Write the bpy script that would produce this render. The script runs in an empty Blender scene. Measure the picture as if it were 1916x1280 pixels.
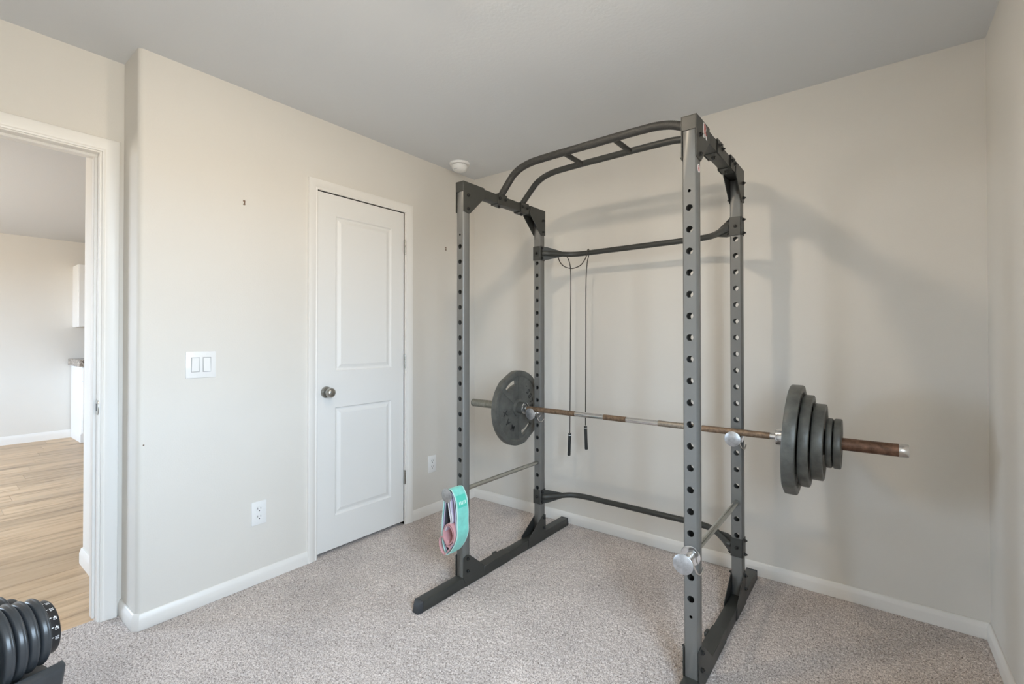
import bpy, bmesh, math, random
import numpy as np
from mathutils import Vector, Matrix

random.seed(7)
scene = bpy.context.scene
COL = scene.collection
PI = math.pi

# ------------------------------------------------------------------ camera
cd = bpy.data.cameras.new('camera')
cam = bpy.data.objects.new('camera', cd)
COL.objects.link(cam)
cd.sensor_fit = 'HORIZONTAL'
cd.sensor_width = 36.0
cd.lens = 870.86 / 1916 * 36.0
cd.shift_x = -12.15 / 1916
cd.shift_y = -14.75 / 1916
cd.clip_start = 0.02
cam.location = (2.4415, -2.6532, 1.2177)
cam.rotation_euler = (PI / 2 + 0.0083, 0.0008, 0.6495)
scene.camera = cam

# ------------------------------------------------------------------ exposure and world
scene.view_settings.view_transform = 'Standard'
scene.view_settings.look = 'None'
scene.view_settings.gamma = 1.0
scene.view_settings.use_curve_mapping = False
scene.view_settings.exposure = 0.05
scene.cycles.max_bounces = 14
scene.cycles.diffuse_bounces = 10
scene.cycles.use_denoising = True
scene.cycles.sample_clamp_indirect = 6.0
scene.cycles.caustics_reflective = False
scene.cycles.caustics_refractive = False

SKY = (0.64, 0.80, 1.00)
GROUND = (0.44, 0.41, 0.37)
WORLD = 29.0
LAMP_W = 390.0

w = bpy.data.worlds.new('outdoors')
scene.world = w
w.use_nodes = True
nt = w.node_tree
nt.nodes.clear()
tc = nt.nodes.new('ShaderNodeTexCoord')
sx = nt.nodes.new('ShaderNodeSeparateXYZ')
mr = nt.nodes.new('ShaderNodeMapRange')
mr.inputs[1].default_value = -0.02
mr.inputs[2].default_value = 0.02
mx = nt.nodes.new('ShaderNodeMix')
mx.data_type = 'RGBA'
mx.inputs[6].default_value = (*GROUND, 1)
mx.inputs[7].default_value = (*SKY, 1)
bg = nt.nodes.new('ShaderNodeBackground')
bg.inputs[1].default_value = WORLD
wo = nt.nodes.new('ShaderNodeOutputWorld')
L_ = nt.links.new
L_(tc.outputs['Generated'], sx.inputs[0])
L_(sx.outputs[2], mr.inputs[0])
L_(mr.outputs[0], mx.inputs[0])
L_(mx.outputs[2], bg.inputs[0])
L_(bg.outputs[0], wo.inputs[0])


def portal(name, loc, rot, sx_, sy_):
    d = bpy.data.lights.new(name, 'AREA')
    d.shape = 'RECTANGLE'
    d.size, d.size_y = sx_, sy_
    d.cycles.is_portal = True
    o = bpy.data.objects.new(name, d)
    COL.objects.link(o)
    o.location, o.rotation_euler = loc, rot
    return o


# ------------------------------------------------------------------ room numbers
H = 2.44
W = 2.8167          # right wall
REC = -0.209        # recessed wall with the doorway
LC = -2.069         # outer corner of the left wall
FY = -3.46          # front wall (behind the camera)
WY0, WY1, WZ0, WZ1 = -2.85, -1.85, 0.80, 2.05      # window in the right wall
KX, KY0, KY1 = -5.503, -4.6, 1.6                   # kitchen extents
portal('window_portal', (W + 0.14, (WY0 + WY1) / 2, (WZ0 + WZ1) / 2), (0, PI / 2, 0), WZ1 - WZ0, WY1 - WY0)
portal('kitchen_portal', (-3.15, KY0 - 0.14, 1.4), (PI / 2, 0, 0), 1.9, 1.4)


# ------------------------------------------------------------------ materials
def new_mat(name):
    m = bpy.data.materials.new(name)
    m.use_nodes = True
    n = m.node_tree
    b = n.nodes['Principled BSDF']
    return m, n, b


def ramp(n, fac, stops):
    r = n.nodes.new('ShaderNodeValToRGB')
    e = r.color_ramp.elements
    while len(e) < len(stops):
        e.new(0.5)
    for k, (p, c) in enumerate(stops):
        e[k].position = p
        e[k].color = (*c, 1)
    n.links.new(fac, r.inputs[0])
    return r


def noise(n, scale, detail=3, rough=0.5, stretch=None, coord='Object'):
    t = n.nodes.new('ShaderNodeTexCoord')
    x = n.nodes.new('ShaderNodeTexNoise')
    x.inputs['Scale'].default_value = scale
    x.inputs['Detail'].default_value = detail
    x.inputs['Roughness'].default_value = rough
    if stretch:
        mp = n.nodes.new('ShaderNodeMapping')
        mp.inputs['Scale'].default_value = stretch
        n.links.new(t.outputs[coord], mp.inputs[0])
        n.links.new(mp.outputs[0], x.inputs['Vector'])
    else:
        n.links.new(t.outputs[coord], x.inputs['Vector'])
    return x


def bump(n, b, h, strength, dist):
    k = n.nodes.new('ShaderNodeBump')
    k.inputs['Strength'].default_value = strength
    k.inputs['Distance'].default_value = dist
    n.links.new(h, k.inputs['Height'])
    n.links.new(k.outputs[0], b.inputs['Normal'])


def mat(name, col, rough=0.5, metal=0.0, var=0.0, vscale=20, bmp=0.0, bscale=200, bdist=0.001, stretch=None, spec=None, sheen=0.0):
    m, n, b = new_mat(name)
    b.inputs['Base Color'].default_value = (*col, 1)
    b.inputs['Roughness'].default_value = rough
    b.inputs['Metallic'].default_value = metal
    if spec is not None:
        b.inputs['Specular IOR Level'].default_value = spec
    if sheen:
        b.inputs['Sheen Weight'].default_value = sheen
    if var:
        x = noise(n, vscale, 4, 0.6, stretch)
        r = ramp(n, x.outputs['Fac'], [(0.3, tuple(c * (1 - var) for c in col)), (0.7, tuple(min(1, c * (1 + var)) for c in col))])
        n.links.new(r.outputs[0], b.inputs['Base Color'])
    if bmp:
        x2 = noise(n, bscale, 3, 0.55)
        bump(n, b, x2.outputs['Fac'], bmp, bdist)
    return m


M = {}
M['wall'] = mat('wall_paint', (0.70, 0.672, 0.622), 0.6, var=0.012, vscale=3, bmp=0.25, bscale=160, bdist=0.0012)
M['ceiling'] = mat('ceiling_paint', (0.65, 0.665, 0.68), 0.75, bmp=0.35, bscale=70, bdist=0.002)
M['trim'] = mat('trim_paint', (0.80, 0.778, 0.74), 0.35, bmp=0.04, bscale=60)
M['door'] = mat('door_paint', (0.78, 0.77, 0.745), 0.4, bmp=0.10, bscale=90, bdist=0.0006, stretch=None)
M['white_plastic'] = mat('white_plastic', (0.82, 0.82, 0.81), 0.3)
M['gap_shade'] = mat('gap_shade_paint', (0.40, 0.40, 0.40), 0.5)  # flat grey painting the shadow inside narrow gaps and slots
M['slot'] = mat('dark_slot', (0.02, 0.02, 0.02), 0.6)
M['nickel'] = mat('satin_nickel', (0.42, 0.41, 0.38), 0.28, 1.0)
M['grey'] = mat('grey_powder_coat', (0.168, 0.166, 0.156), 0.42, 0.25, var=0.04, vscale=6, bmp=0.05, bscale=500, bdist=0.0004)
M['black'] = mat('black_powder_coat', (0.038, 0.039, 0.035), 0.42, 0.0, var=0.15, vscale=9, bmp=0.08, bscale=400, bdist=0.0004)
M['bolt'] = mat('black_bolt', (0.022, 0.022, 0.021), 0.33, 0.3)
M['rubber'] = mat('black_rubber', (0.035, 0.038, 0.042), 0.5)
M['tape'] = mat('grip_tape', (0.035, 0.034, 0.031), 0.5, var=0.4, vscale=160, bmp=0.6, bscale=220, bdist=0.002, stretch=(0.35, 1, 1))
M['steel'] = mat('bare_steel', (0.46, 0.46, 0.42), 0.24, 0.9, var=0.12, vscale=30)
M['chrome'] = mat('chrome', (0.72, 0.72, 0.72), 0.16, 1.0, var=0.06, vscale=25)
M['zinc'] = mat('zinc_disc', (0.47, 0.475, 0.485), 0.38, 0.8, var=0.28, vscale=34)
M['rust'] = mat('rusty_shaft', (0.22, 0.150, 0.098), 0.5, 0.55, var=0.42, vscale=60, bmp=0.35, bscale=420, bdist=0.001)
M['rustd'] = mat('rusty_sleeve', (0.155, 0.085, 0.055), 0.45, 0.5, var=0.5, vscale=45, bmp=0.25, bscale=300, bdist=0.001)
M['sleeve'] = mat('dull_steel_sleeve', (0.26, 0.255, 0.22), 0.4, 0.8, var=0.3, vscale=60)
M['knurl'] = mat('knurled_steel', (0.34, 0.30, 0.25), 0.42, 0.8, var=0.25, vscale=80, bmp=0.4, bscale=500)
M['iron'] = mat('grey_cast_iron', (0.100, 0.101, 0.091), 0.40, 0.15, var=0.28, vscale=22, bmp=0.45, bscale=90, bdist=0.0012)
M['iron_dark'] = mat('cast_iron_letters', (0.03, 0.03, 0.03), 0.5, 0.1)
M['teal'] = mat('teal_fabric', (0.21, 0.66, 0.57), 0.8, var=0.08, vscale=40, bmp=0.4, bscale=500, sheen=0.3)
M['teal_edge'] = mat('pale_teal_edge', (0.55, 0.80, 0.74), 0.8)
M['teal_patch'] = mat('teal_patch', (0.10, 0.60, 0.47), 0.6)
M['patch_print'] = mat('patch_print', (0.60, 0.86, 0.78), 0.6)
M['lavender'] = mat('lavender_fabric', (0.55, 0.47, 0.62), 0.8, bmp=0.4, bscale=500, sheen=0.3)
M['charcoal'] = mat('charcoal_fabric', (0.075, 0.075, 0.085), 0.85, bmp=0.4, bscale=500)
M['pink'] = mat('pink_fabric', (0.62, 0.33, 0.34), 0.8, var=0.06, vscale=40, bmp=0.4, bscale=500, sheen=0.3)
M['rope'] = mat('black_rope', (0.03, 0.026, 0.02), 0.5)
M['handle'] = mat('black_handle', (0.018, 0.02, 0.02), 0.45)
M['dumbbell'] = mat('black_moulded_plastic', (0.047, 0.052, 0.057), 0.30, var=0.1, vscale=30)
M['dial'] = mat('black_dial', (0.018, 0.018, 0.02), 0.4)
M['print'] = mat('white_print', (0.80, 0.80, 0.80), 0.5)
M['red'] = mat('red_print', (0.42, 0.06, 0.05), 0.5)
M['brown'] = mat('brown_plug', (0.16, 0.09, 0.05), 0.6)
M['cabinet'] = mat('white_cabinet', (0.82, 0.82, 0.81), 0.4)

# granite
m, n, b = new_mat('speckled_granite')
x = noise(n, 55, 5, 0.75)
r = ramp(n, x.outputs['Fac'], [(0.38, (0.03, 0.025, 0.022)), (0.47, (0.20, 0.16, 0.13)), (0.55, (0.42, 0.36, 0.30)), (0.66, (0.62, 0.58, 0.52))])
n.links.new(r.outputs[0], b.inputs['Base Color'])
b.inputs['Roughness'].default_value = 0.2
M['granite'] = m

# carpet: twisted tufts, fine speckle, slightly trodden patches
m, n, b = new_mat('grey_carpet')
x = noise(n, 190, 3, 0.75)
x2 = noise(n, 2.2, 3, 0.6)
x3 = noise(n, 120, 2, 0.6)
r = ramp(n, x.outputs['Fac'], [(0.33, (0.15, 0.122, 0.110)), (0.47, (0.52, 0.458, 0.424)), (0.64, (0.84, 0.765, 0.72))])
r2 = ramp(n, x2.outputs['Fac'], [(0.35, (0.88, 0.88, 0.88)), (0.65, (1.06, 1.055, 1.05))])
mm = n.nodes.new('ShaderNodeMix')
mm.data_type = 'RGBA'
mm.blend_type = 'MULTIPLY'
mm.inputs[0].default_value = 1.0
n.links.new(r.outputs[0], mm.inputs[6])
n.links.new(r2.outputs[0], mm.inputs[7])
n.links.new(mm.outputs[2], b.inputs['Base Color'])
b.inputs['Roughness'].default_value = 0.95
b.inputs['Specular IOR Level'].default_value = 0.1
b.inputs['Sheen Weight'].default_value = 0.15
ad = n.nodes.new('ShaderNodeMath')
ad.operation = 'ADD'
n.links.new(x.outputs['Fac'], ad.inputs[0])
n.links.new(x3.outputs['Fac'], ad.inputs[1])
bump(n, b, ad.outputs[0], 0.45, 0.003)
M['carpet'] = m

# oak planks: grain along Y, tone differs from plank to plank
m, n, b = new_mat('oak_plank')
t = n.nodes.new('ShaderNodeTexCoord')
oi = n.nodes.new('ShaderNodeObjectInfo')
mp = n.nodes.new('ShaderNodeMapping')
mp.inputs['Scale'].default_value = (9, 0.9, 1)
cm = n.nodes.new('ShaderNodeCombineXYZ')
mu = n.nodes.new('ShaderNodeMath')
mu.operation = 'MULTIPLY'
mu.inputs[1].default_value = 60
n.links.new(oi.outputs['Random'], mu.inputs[0])
n.links.new(mu.outputs[0], cm.inputs[0])
n.links.new(mu.outputs[0], cm.inputs[1])
n.links.new(cm.outputs[0], mp.inputs['Location'])
n.links.new(t.outputs['Object'], mp.inputs[0])
g = n.nodes.new('ShaderNodeTexNoise')
g.inputs['Scale'].default_value = 1.6
g.inputs['Detail'].default_value = 6
g.inputs['Roughness'].default_value = 0.62
g.inputs['Distortion'].default_value = 0.5
n.links.new(mp.outputs[0], g.inputs['Vector'])
r = ramp(n, g.outputs['Fac'], [(0.29, (0.18, 0.112, 0.060)), (0.37, (0.39, 0.262, 0.152)), (0.50, (0.54, 0.375, 0.228)), (0.72, (0.63, 0.46, 0.295))])
hs = n.nodes.new('ShaderNodeHueSaturation')
mv = n.nodes.new('ShaderNodeMapRange')
mv.inputs[3].default_value = 0.84
mv.inputs[4].default_value = 1.08
n.links.new(oi.outputs['Random'], mv.inputs[0])
n.links.new(mv.outputs[0], hs.inputs['Value'])
n.links.new(r.outputs[0], hs.inputs['Color'])
n.links.new(hs.outputs[0], b.inputs['Base Color'])
b.inputs['Roughness'].default_value = 0.38
bump(n, b, g.outputs['Fac'], 0.12, 0.001)
M['plank'] = m
M['subfloor'] = mat('plank_joint', (0.12, 0.08, 0.05), 0.7)

# window pane: clear glass that lets daylight straight through
m, n, b = new_mat('clear_glass')
n.nodes.remove(b)
tr = n.nodes.new('ShaderNodeBsdfTransparent')
tr.inputs[0].default_value = (0.94, 0.96, 0.95, 1)
gl = n.nodes.new('ShaderNodeBsdfGlossy')
gl.inputs['Roughness'].default_value = 0.02
ms = n.nodes.new('ShaderNodeMixShader')
ms.inputs[0].default_value = 0.06
n.links.new(tr.outputs[0], ms.inputs[1])
n.links.new(gl.outputs[0], ms.inputs[2])
n.links.new(ms.outputs[0], n.nodes['Material Output'].inputs[0])
M['glass'] = m

# lit lamp glass
m, n, b = new_mat('lit_frosted_glass')
b.inputs['Base Color'].default_value = (0.9, 0.88, 0.84, 1)
b.inputs['Emission Color'].default_value = (1.0, 0.84, 0.65, 1)
b.inputs['Emission Strength'].default_value = LAMP_W
M['lamp'] = m
m, n, b = new_mat('added_shade_glow')  # emission of the added lamp skirt, put in to brighten the ceiling
b.inputs['Base Color'].default_value = (0.85, 0.83, 0.8, 1)
b.inputs['Emission Color'].default_value = (1.0, 0.86, 0.70, 1)
b.inputs['Emission Strength'].default_value = 5.0
M['added_shade'] = m


# ------------------------------------------------------------------ mesh helpers
class MB:
    def __init__(self):
        self.v, self.f, self.m = [], [], []

    def add(self, vs, fs, mi=0):
        o = len(self.v)
        self.v += [tuple(p) for p in vs]
        self.f += [tuple(i + o for i in f) for f in fs]
        self.m += [mi] * len(fs)
        return self

    def box(self, x0, x1, y0, y1, z0, z1, mi=0):
        vs = [(x, y, z) for z in (z0, z1) for y in (y0, y1) for x in (x0, x1)]
        fs = [(0, 2, 3, 1), (4, 5, 7, 6), (0, 1, 5, 4), (2, 6, 7, 3), (0, 4, 6, 2), (1, 3, 7, 5)]
        return self.add(vs, fs, mi)

    def quad(self, a, b_, c, d, mi=0):
        return self.add([a, b_, c, d], [(0, 1, 2, 3)], mi)

    def prism(self, poly, axis, a0, a1, mi=0):
        """poly: points in the two other axes (x,y,z order), extruded along AXIS from a0 to a1"""
        def put(p, a):
            q = list(p)
            q.insert(axis, a)
            return tuple(q)
        k = len(poly)
        vs = [put(p, a0) for p in poly] + [put(p, a1) for p in poly]
        fs = [tuple(range(k))[::-1], tuple(range(k, 2 * k))]
        for i in range(k):
            j = (i + 1) % k
            fs.append((i, j, k + j, k + i))
        return self.add(vs, fs, mi)

    def lathe(self, prof, origin, axis, n_=24, mi=0, cap=True, scale_fn=None):
        """prof: (radius, height) pairs along AXIS from ORIGIN"""
        a = Vector(axis).normalized()
        u = a.orthogonal().normalized()
        if abs(a.x) > 0.99:
            u = Vector((0, 1, 0))
        v_ = a.cross(u)
        o = Vector(origin)
        vs, fs = [], []
        k = len(prof)
        for (r_, h_) in prof:
            for i in range(n_):
                t_ = 2 * PI * i / n_
                rr = r_ * (scale_fn(t_) if scale_fn else 1)
                vs.append(o + a * h_ + (u * math.cos(t_) + v_ * math.sin(t_)) * rr)
        for j in range(k - 1):
            for i in range(n_):
                i2 = (i + 1) % n_
                fs.append((j * n_ + i, j * n_ + i2, (j + 1) * n_ + i2, (j + 1) * n_ + i))
        if cap:
            if prof[0][0] > 1e-6:
                fs.append(tuple(range(n_))[::-1])
            if prof[-1][0] > 1e-6:
                fs.append(tuple((k - 1) * n_ + i for i in range(n_)))
        return self.add(vs, fs, mi)

    def cyl(self, p0, p1, r_, n_=16, mi=0, r2=None):
        p0, p1 = Vector(p0), Vector(p1)
        d = p1 - p0
        return self.lathe([(r_, 0), (r_ if r2 is None else r2, d.length)], p0, d, n_, mi)

    def tube(self, path, r_, n_=12, closed=False, mi=0, cap=True):
        P = [Vector(p) for p in path]
        k = len(P)
        T = []
        for i in range(k):
            if closed:
                d = P[(i + 1) % k] - P[(i - 1) % k]
            else:
                d = P[min(i + 1, k - 1)] - P[max(i - 1, 0)]
            T.append(d.normalized())
        u = T[0].orthogonal().normalized()
        vs, fs = [], []
        for i in range(k):
            u = (u - T[i] * u.dot(T[i])).normalized()
            v_ = T[i].cross(u)
            for j in range(n_):
                t_ = 2 * PI * j / n_
                vs.append(P[i] + (u * math.cos(t_) + v_ * math.sin(t_)) * (r_[i] if isinstance(r_, list) else r_))
        for i in range(k if closed else k - 1):
            i2 = (i + 1) % k
            for j in range(n_):
                j2 = (j + 1) % n_
                fs.append((i * n_ + j, i * n_ + j2, i2 * n_ + j2, i2 * n_ + j))
        if cap and not closed:
            fs.append(tuple(range(n_))[::-1])
            fs.append(tuple((k - 1) * n_ + j for j in range(n_)))
        return self.add(vs, fs, mi)

    def xf(self, mtx):
        self.v = [tuple(mtx @ Vector(p)) for p in self.v]
        return self


def crom(pts, sub=6, closed=False):
    P = [Vector(p) for p in pts]
    k = len(P)
    out = []
    for i in range(k if closed else k - 1):
        if closed:
            p0, p1, p2, p3 = P[(i - 1) % k], P[i], P[(i + 1) % k], P[(i + 2) % k]
        else:
            p0, p1, p2, p3 = P[max(i - 1, 0)], P[i], P[i + 1], P[min(i + 2, k - 1)]
        for s in range(sub):
            t_ = s / sub
            out.append(0.5 * ((2 * p1) + (p2 - p0) * t_ + (2 * p0 - 5 * p1 + 4 * p2 - p3) * t_ ** 2 + (3 * p1 - p0 - 3 * p2 + p3) * t_ ** 3))
    if not closed:
        out.append(P[-1])
    return out


ORG = {}


def mesh(name, mb, bevel=0.0, seg=1, angle=40):
    me = bpy.data.meshes.new(name)
    me.from_pydata(mb.v, [], mb.f)
    me.polygons.foreach_set('material_index', mb.m)
    bm = bmesh.new()
    bm.from_mesh(me)
    bmesh.ops.remove_doubles(bm, verts=bm.verts, dist=1e-6)
    bmesh.ops.recalc_face_normals(bm, faces=bm.faces)
    if bevel:
        ed = [e for e in bm.edges if len(e.link_faces) == 2 and e.calc_face_angle(0) > math.radians(35)]
        bmesh.ops.bevel(bm, geom=ed, offset=bevel, segments=seg, affect='EDGES', profile=0.5, clamp_overlap=True)
    for f in bm.faces:
        f.smooth = True
    bm.to_mesh(me)
    bm.free()
    me.set_sharp_from_angle(angle=math.radians(angle))
    return me


def link(name, data, mats, parent=None):
    if data is not None and mats is not None and len(data.materials) == 0:
        for k in (mats if isinstance(mats, (list, tuple)) else [mats]):
            data.materials.append(M[k])
    o = bpy.data.objects.new(name, data)
    COL.objects.link(o)
    if parent is not None:
        o.parent = parent
    return o


def obj(name, mb, mats, parent=None, origin=None, bevel=0.0, seg=1, angle=40):
    """links MB (world coordinates) as one mesh; a part takes its thing's origin, a thing keeps ORIGIN as its base"""
    if parent is not None:
        org = ORG[parent]
    else:
        org = Vector(origin or (0, 0, 0))
    mb.v = [tuple(Vector(p) - org) for p in mb.v]
    o = link(name, mesh(name, mb, bevel, seg, angle), mats, parent)
    if parent is None:
        o.location = org
    ORG[o] = org
    return o


def tag(o, label, cat=None, group=None, kind=None):
    o['label'] = label
    if cat:
        o['category'] = cat
    if group:
        o['group'] = group
    if kind:
        o['kind'] = kind
    return o


def thing(name, loc, label, cat, group=None, rotz=0.0):
    o = bpy.data.objects.new(name, None)
    o.empty_display_size = 0.05
    COL.objects.link(o)
    o.location = loc
    o.rotation_euler = (0, 0, rotz)
    ORG[o] = Vector(loc)
    return tag(o, label, cat, group)


def struct(name, mb, mats, label, cat, **kw):
    o = obj(name, mb, mats, **kw)
    return tag(o, label, cat, kind='structure')


def inst(name, me, mats, parent, loc, rot=(0, 0, 0)):
    """a repeat that shares mesh data; LOC in world coordinates of the parent's frame"""
    o = link(name, me, mats, parent)
    o.location = Vector(loc) - (ORG[parent] if parent else Vector((0, 0, 0)))
    o.rotation_euler = rot
    ORG[o] = Vector(loc)
    return o


def glyph(s, size, depth, rx=1.0):
    cu = bpy.data.curves.new('glyph', 'FONT')
    cu.body = s
    cu.size = size
    cu.extrude = depth
    cu.align_x = 'CENTER'
    cu.align_y = 'CENTER'
    cu.resolution_u = 3
    cu.offset = size * 0.012
    o = bpy.data.objects.new('glyph', cu)
    COL.objects.link(o)
    dg = bpy.context.evaluated_depsgraph_get()
    me = bpy.data.meshes.new_from_object(o.evaluated_get(dg))
    ax_ = [v.co.x for v in me.vertices]
    ay_ = [v.co.y for v in me.vertices]
    mx_, my_ = (min(ax_) + max(ax_)) / 2, (min(ay_) + max(ay_)) / 2
    if s == '.':
        my_ += size * 0.30
    vs = [((v.co.x - mx_) * rx, v.co.y - my_, v.co.z) for v in me.vertices]
    fs = [tuple(p.vertices) for p in me.polygons]
    bpy.data.objects.remove(o)
    bpy.data.curves.remove(cu)
    bpy.data.meshes.remove(me)
    return vs, fs


def sweep_plan(path, prof, closed=False):
    """profile (out, z) swept along a plan polyline; OUT is to the right of the walking direction; mitred corners"""
    P = [Vector((p[0], p[1])) for p in path]
    k = len(P)
    nrm = []
    for i in range(k - 1):
        d = (P[i + 1] - P[i]).normalized()
        nrm.append(Vector((d.y, -d.x)))
    off = []
    for i in range(k):
        if i == 0:
            off.append(nrm[0])
        elif i == k - 1:
            off.append(nrm[-1])
        else:
            s = nrm[i - 1] + nrm[i]
            off.append(s / (1 + nrm[i - 1].dot(nrm[i])))
    mb = MB()
    q = len(prof)
    vs = [(P[i].x + off[i].x * o, P[i].y + off[i].y * o, z) for i in range(k) for (o, z) in prof]
    fs = []
    for i in range(k - 1):
        for j in range(q):
            j2 = (j + 1) % q
            fs.append((i * q + j, i * q + j2, (i + 1) * q + j2, (i + 1) * q + j))
    fs.append(tuple(range(q)))
    fs.append(tuple((k - 1) * q + j for j in range(q))[::-1])
    return mb.add(vs, fs)


BASE = [(0, 0), (0.013, 0), (0.013, 0.042), (0.0115, 0.050), (0.009, 0.056), (0.0075, 0.063), (0.004, 0.068), (0, 0.068)]


# ------------------------------------------------------------------ setting
# left wall: one block from the recess to the closet jamb with a bullnose corner, then over and beside the closet
DY0, DY1, DZ = -1.2763, -0.6792, 2.036     # closet door leaf
JY0, JY1, JZ = DY0 - 0.004, DY1 + 0.004, DZ + 0.005
mb = MB()
R0 = 0.022
arc = [(-R0 + R0 * math.cos(t_), LC + R0 + R0 * math.sin(t_)) for t_ in [-PI / 2 + PI / 2 * i / 8 for i in range(9)]]
mb.prism([(REC - 0.121, LC)] + arc + [(0, JY0), (REC - 0.121, JY0)], 2, -0.03, H + 0.02)
mb.box(-0.121, 0, JY1, 0.0, -0.03, H + 0.02)
mb.box(-0.121, 0, JY0, JY1, JZ, H + 0.02)
mb.box(REC - 0.121, -0.7, JY0, 0.15, -0.03, H + 0.02)
struct('wall_left', mb, 'wall', 'beige painted wall with the white closet door and light switches', 'wall')
mb = MB().box(-0.8, W + 0.14, 0, 0.14, -0.03, H + 0.02)
struct('wall_back', mb, 'wall', 'beige wall behind the power rack', 'wall')
mb = MB()
mb.box(W, W + 0.14, FY, WY0, -0.03, H + 0.02).box(W, W + 0.14, WY1, 0, -0.03, H + 0.02)
mb.box(W, W + 0.14, WY0, WY1, -0.03, WZ0).box(W, W + 0.14, WY0, WY1, WZ1, H + 0.02)
struct('wall_right', mb, 'wall', 'beige side wall beside the loaded end of the barbell', 'wall')
mb = MB().box(REC - 0.121, W + 0.14, FY - 0.14, FY, -0.03, H + 0.02)
struct('wall_front', mb, 'wall', 'beige wall facing the power rack', 'wall')
# recessed wall with the open doorway
OY0, OY1, OZ = -2.966, -2.150, 2.02
mb = MB()
mb.box(REC - 0.121, REC, OY1 + 0.018, LC, -0.03, H + 0.02)
mb.box(REC - 0.121, REC, FY, OY0 - 0.018, -0.03, H + 0.02)
mb.box(REC - 0.121, REC, OY0 - 0.018, OY1 + 0.018, OZ + 0.018, H + 0.02)
struct('wall_recess', mb, 'wall', 'recessed beige wall around the open doorway', 'wall')

mb = MB().box(REC - 0.03, W + 0.14, FY, 0.02, -0.06, -0.006)
fl0 = struct('floor', mb, 'carpet', 'light grey cut pile carpet under the power rack', 'carpet')
# the tufts of the pile, nobody could count them: one uneven surface
rng = np.random.default_rng(5)
GS = 0.0045
gx = np.arange(REC - 0.029, W + 0.01, GS)
gy = np.arange(-2.62, 0.01, GS)
nx_, ny_ = len(gx), len(gy)
XX, YY = np.meshgrid(gx, gy)
hh = rng.random((ny_, nx_))
sm = (hh + np.roll(hh, 1, 0) + np.roll(hh, 1, 1) + np.roll(np.roll(hh, 1, 0), 1, 1)) / 4
ZZ = -0.0052 + 0.0090 * (0.55 * hh + 0.45 * sm)
co = np.stack([XX + (rng.random(XX.shape) - 0.5) * GS * 0.7, YY + (rng.random(XX.shape) - 0.5) * GS * 0.7, ZZ], -1).reshape(-1, 3).astype(np.float32)
i0 = (np.arange(ny_ - 1)[:, None] * nx_ + np.arange(nx_ - 1)[None, :]).ravel()
qd = np.stack([i0, i0 + 1, i0 + nx_ + 1, i0 + nx_], -1).astype(np.int32)
pile = bpy.data.meshes.new('carpet_pile')
pile.vertices.add(len(co))
pile.vertices.foreach_set('co', co.ravel())
pile.loops.add(qd.size)
pile.loops.foreach_set('vertex_index', qd.ravel())
pile.polygons.add(len(qd))
pile.polygons.foreach_set('loop_start', np.arange(0, qd.size, 4, dtype=np.int32))
pile.update(calc_edges=True)
pile.validate()
pile.polygons.foreach_set('use_smooth', np.ones(len(qd), dtype=bool))
po = link('carpet_pile', pile, 'carpet', fl0)
po['kind'] = 'stuff'

mb = MB().box(-0.8, W + 0.14, FY - 0.14, 0.14, H, H + 0.08)
struct('ceiling', mb, 'ceiling', 'pale grey painted ceiling above the power rack', 'ceiling')

# baseboards
CY0, CY1 = DY0 - 0.0547, DY1 + 0.0547 + 0.011
ch = 0.014
struct('baseboard_left', sweep_plan([(REC, LC), (-ch, LC), (0, LC + ch), (0, CY0 - 0.002)], BASE), 'trim',
       'white baseboard wrapping the rounded wall corner beside the doorway', 'baseboard', bevel=0.0008)
struct('baseboard_closet', sweep_plan([(0, CY1 - 0.006), (0, -0.001)], BASE), 'trim',
       'short white baseboard between the closet door and the room corner', 'baseboard', bevel=0.0008)
struct('baseboard_back', sweep_plan([(0.0, 0), (W, 0)], BASE), 'trim', 'white baseboard along the wall behind the power rack', 'baseboard', bevel=0.0008)
struct('baseboard_right', sweep_plan([(W, -0.0), (W, FY)], BASE), 'trim', 'white baseboard along the side wall beside the barbell plates', 'baseboard', bevel=0.0008)
struct('baseboard_front', sweep_plan([(W, FY), (REC, FY)], BASE), 'trim', 'white baseboard along the wall facing the rack', 'baseboard', bevel=0.0008)

# casing sweep: profile (offset outward from the inner edge, thickness)
CAS = [(0, 0), (0, 0.008), (0.006, 0.011), (0.010, 0.0085), (0.013, 0.0085), (0.018, 0.0125), (0.040, 0.0155), (0.050, 0.0165), (0.055, 0.0155), (0.057, 0.012), (0.057, 0)]


def casing(x, sgn, y0, y1, zt, scale=1.0):
    mb = MB()
    vs, fs = [], []
    q = len(CAS)
    for (sy, top) in ((0, 0), (0, 1), (1, 1), (1, 0)):
        for (o, t_) in CAS:
            o *= scale
            y = y0 - o if sy == 0 else y1 + o
            vs.append((x + sgn * t_, y, zt + o if top else 0.0))
    for i in range(3):
        for j in range(q):
            j2 = (j + 1) % q
            fs.append((i * q + j, i * q + j2, (i + 1) * q + j2, (i + 1) * q + j))
    return mb.add(vs, fs)


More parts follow.
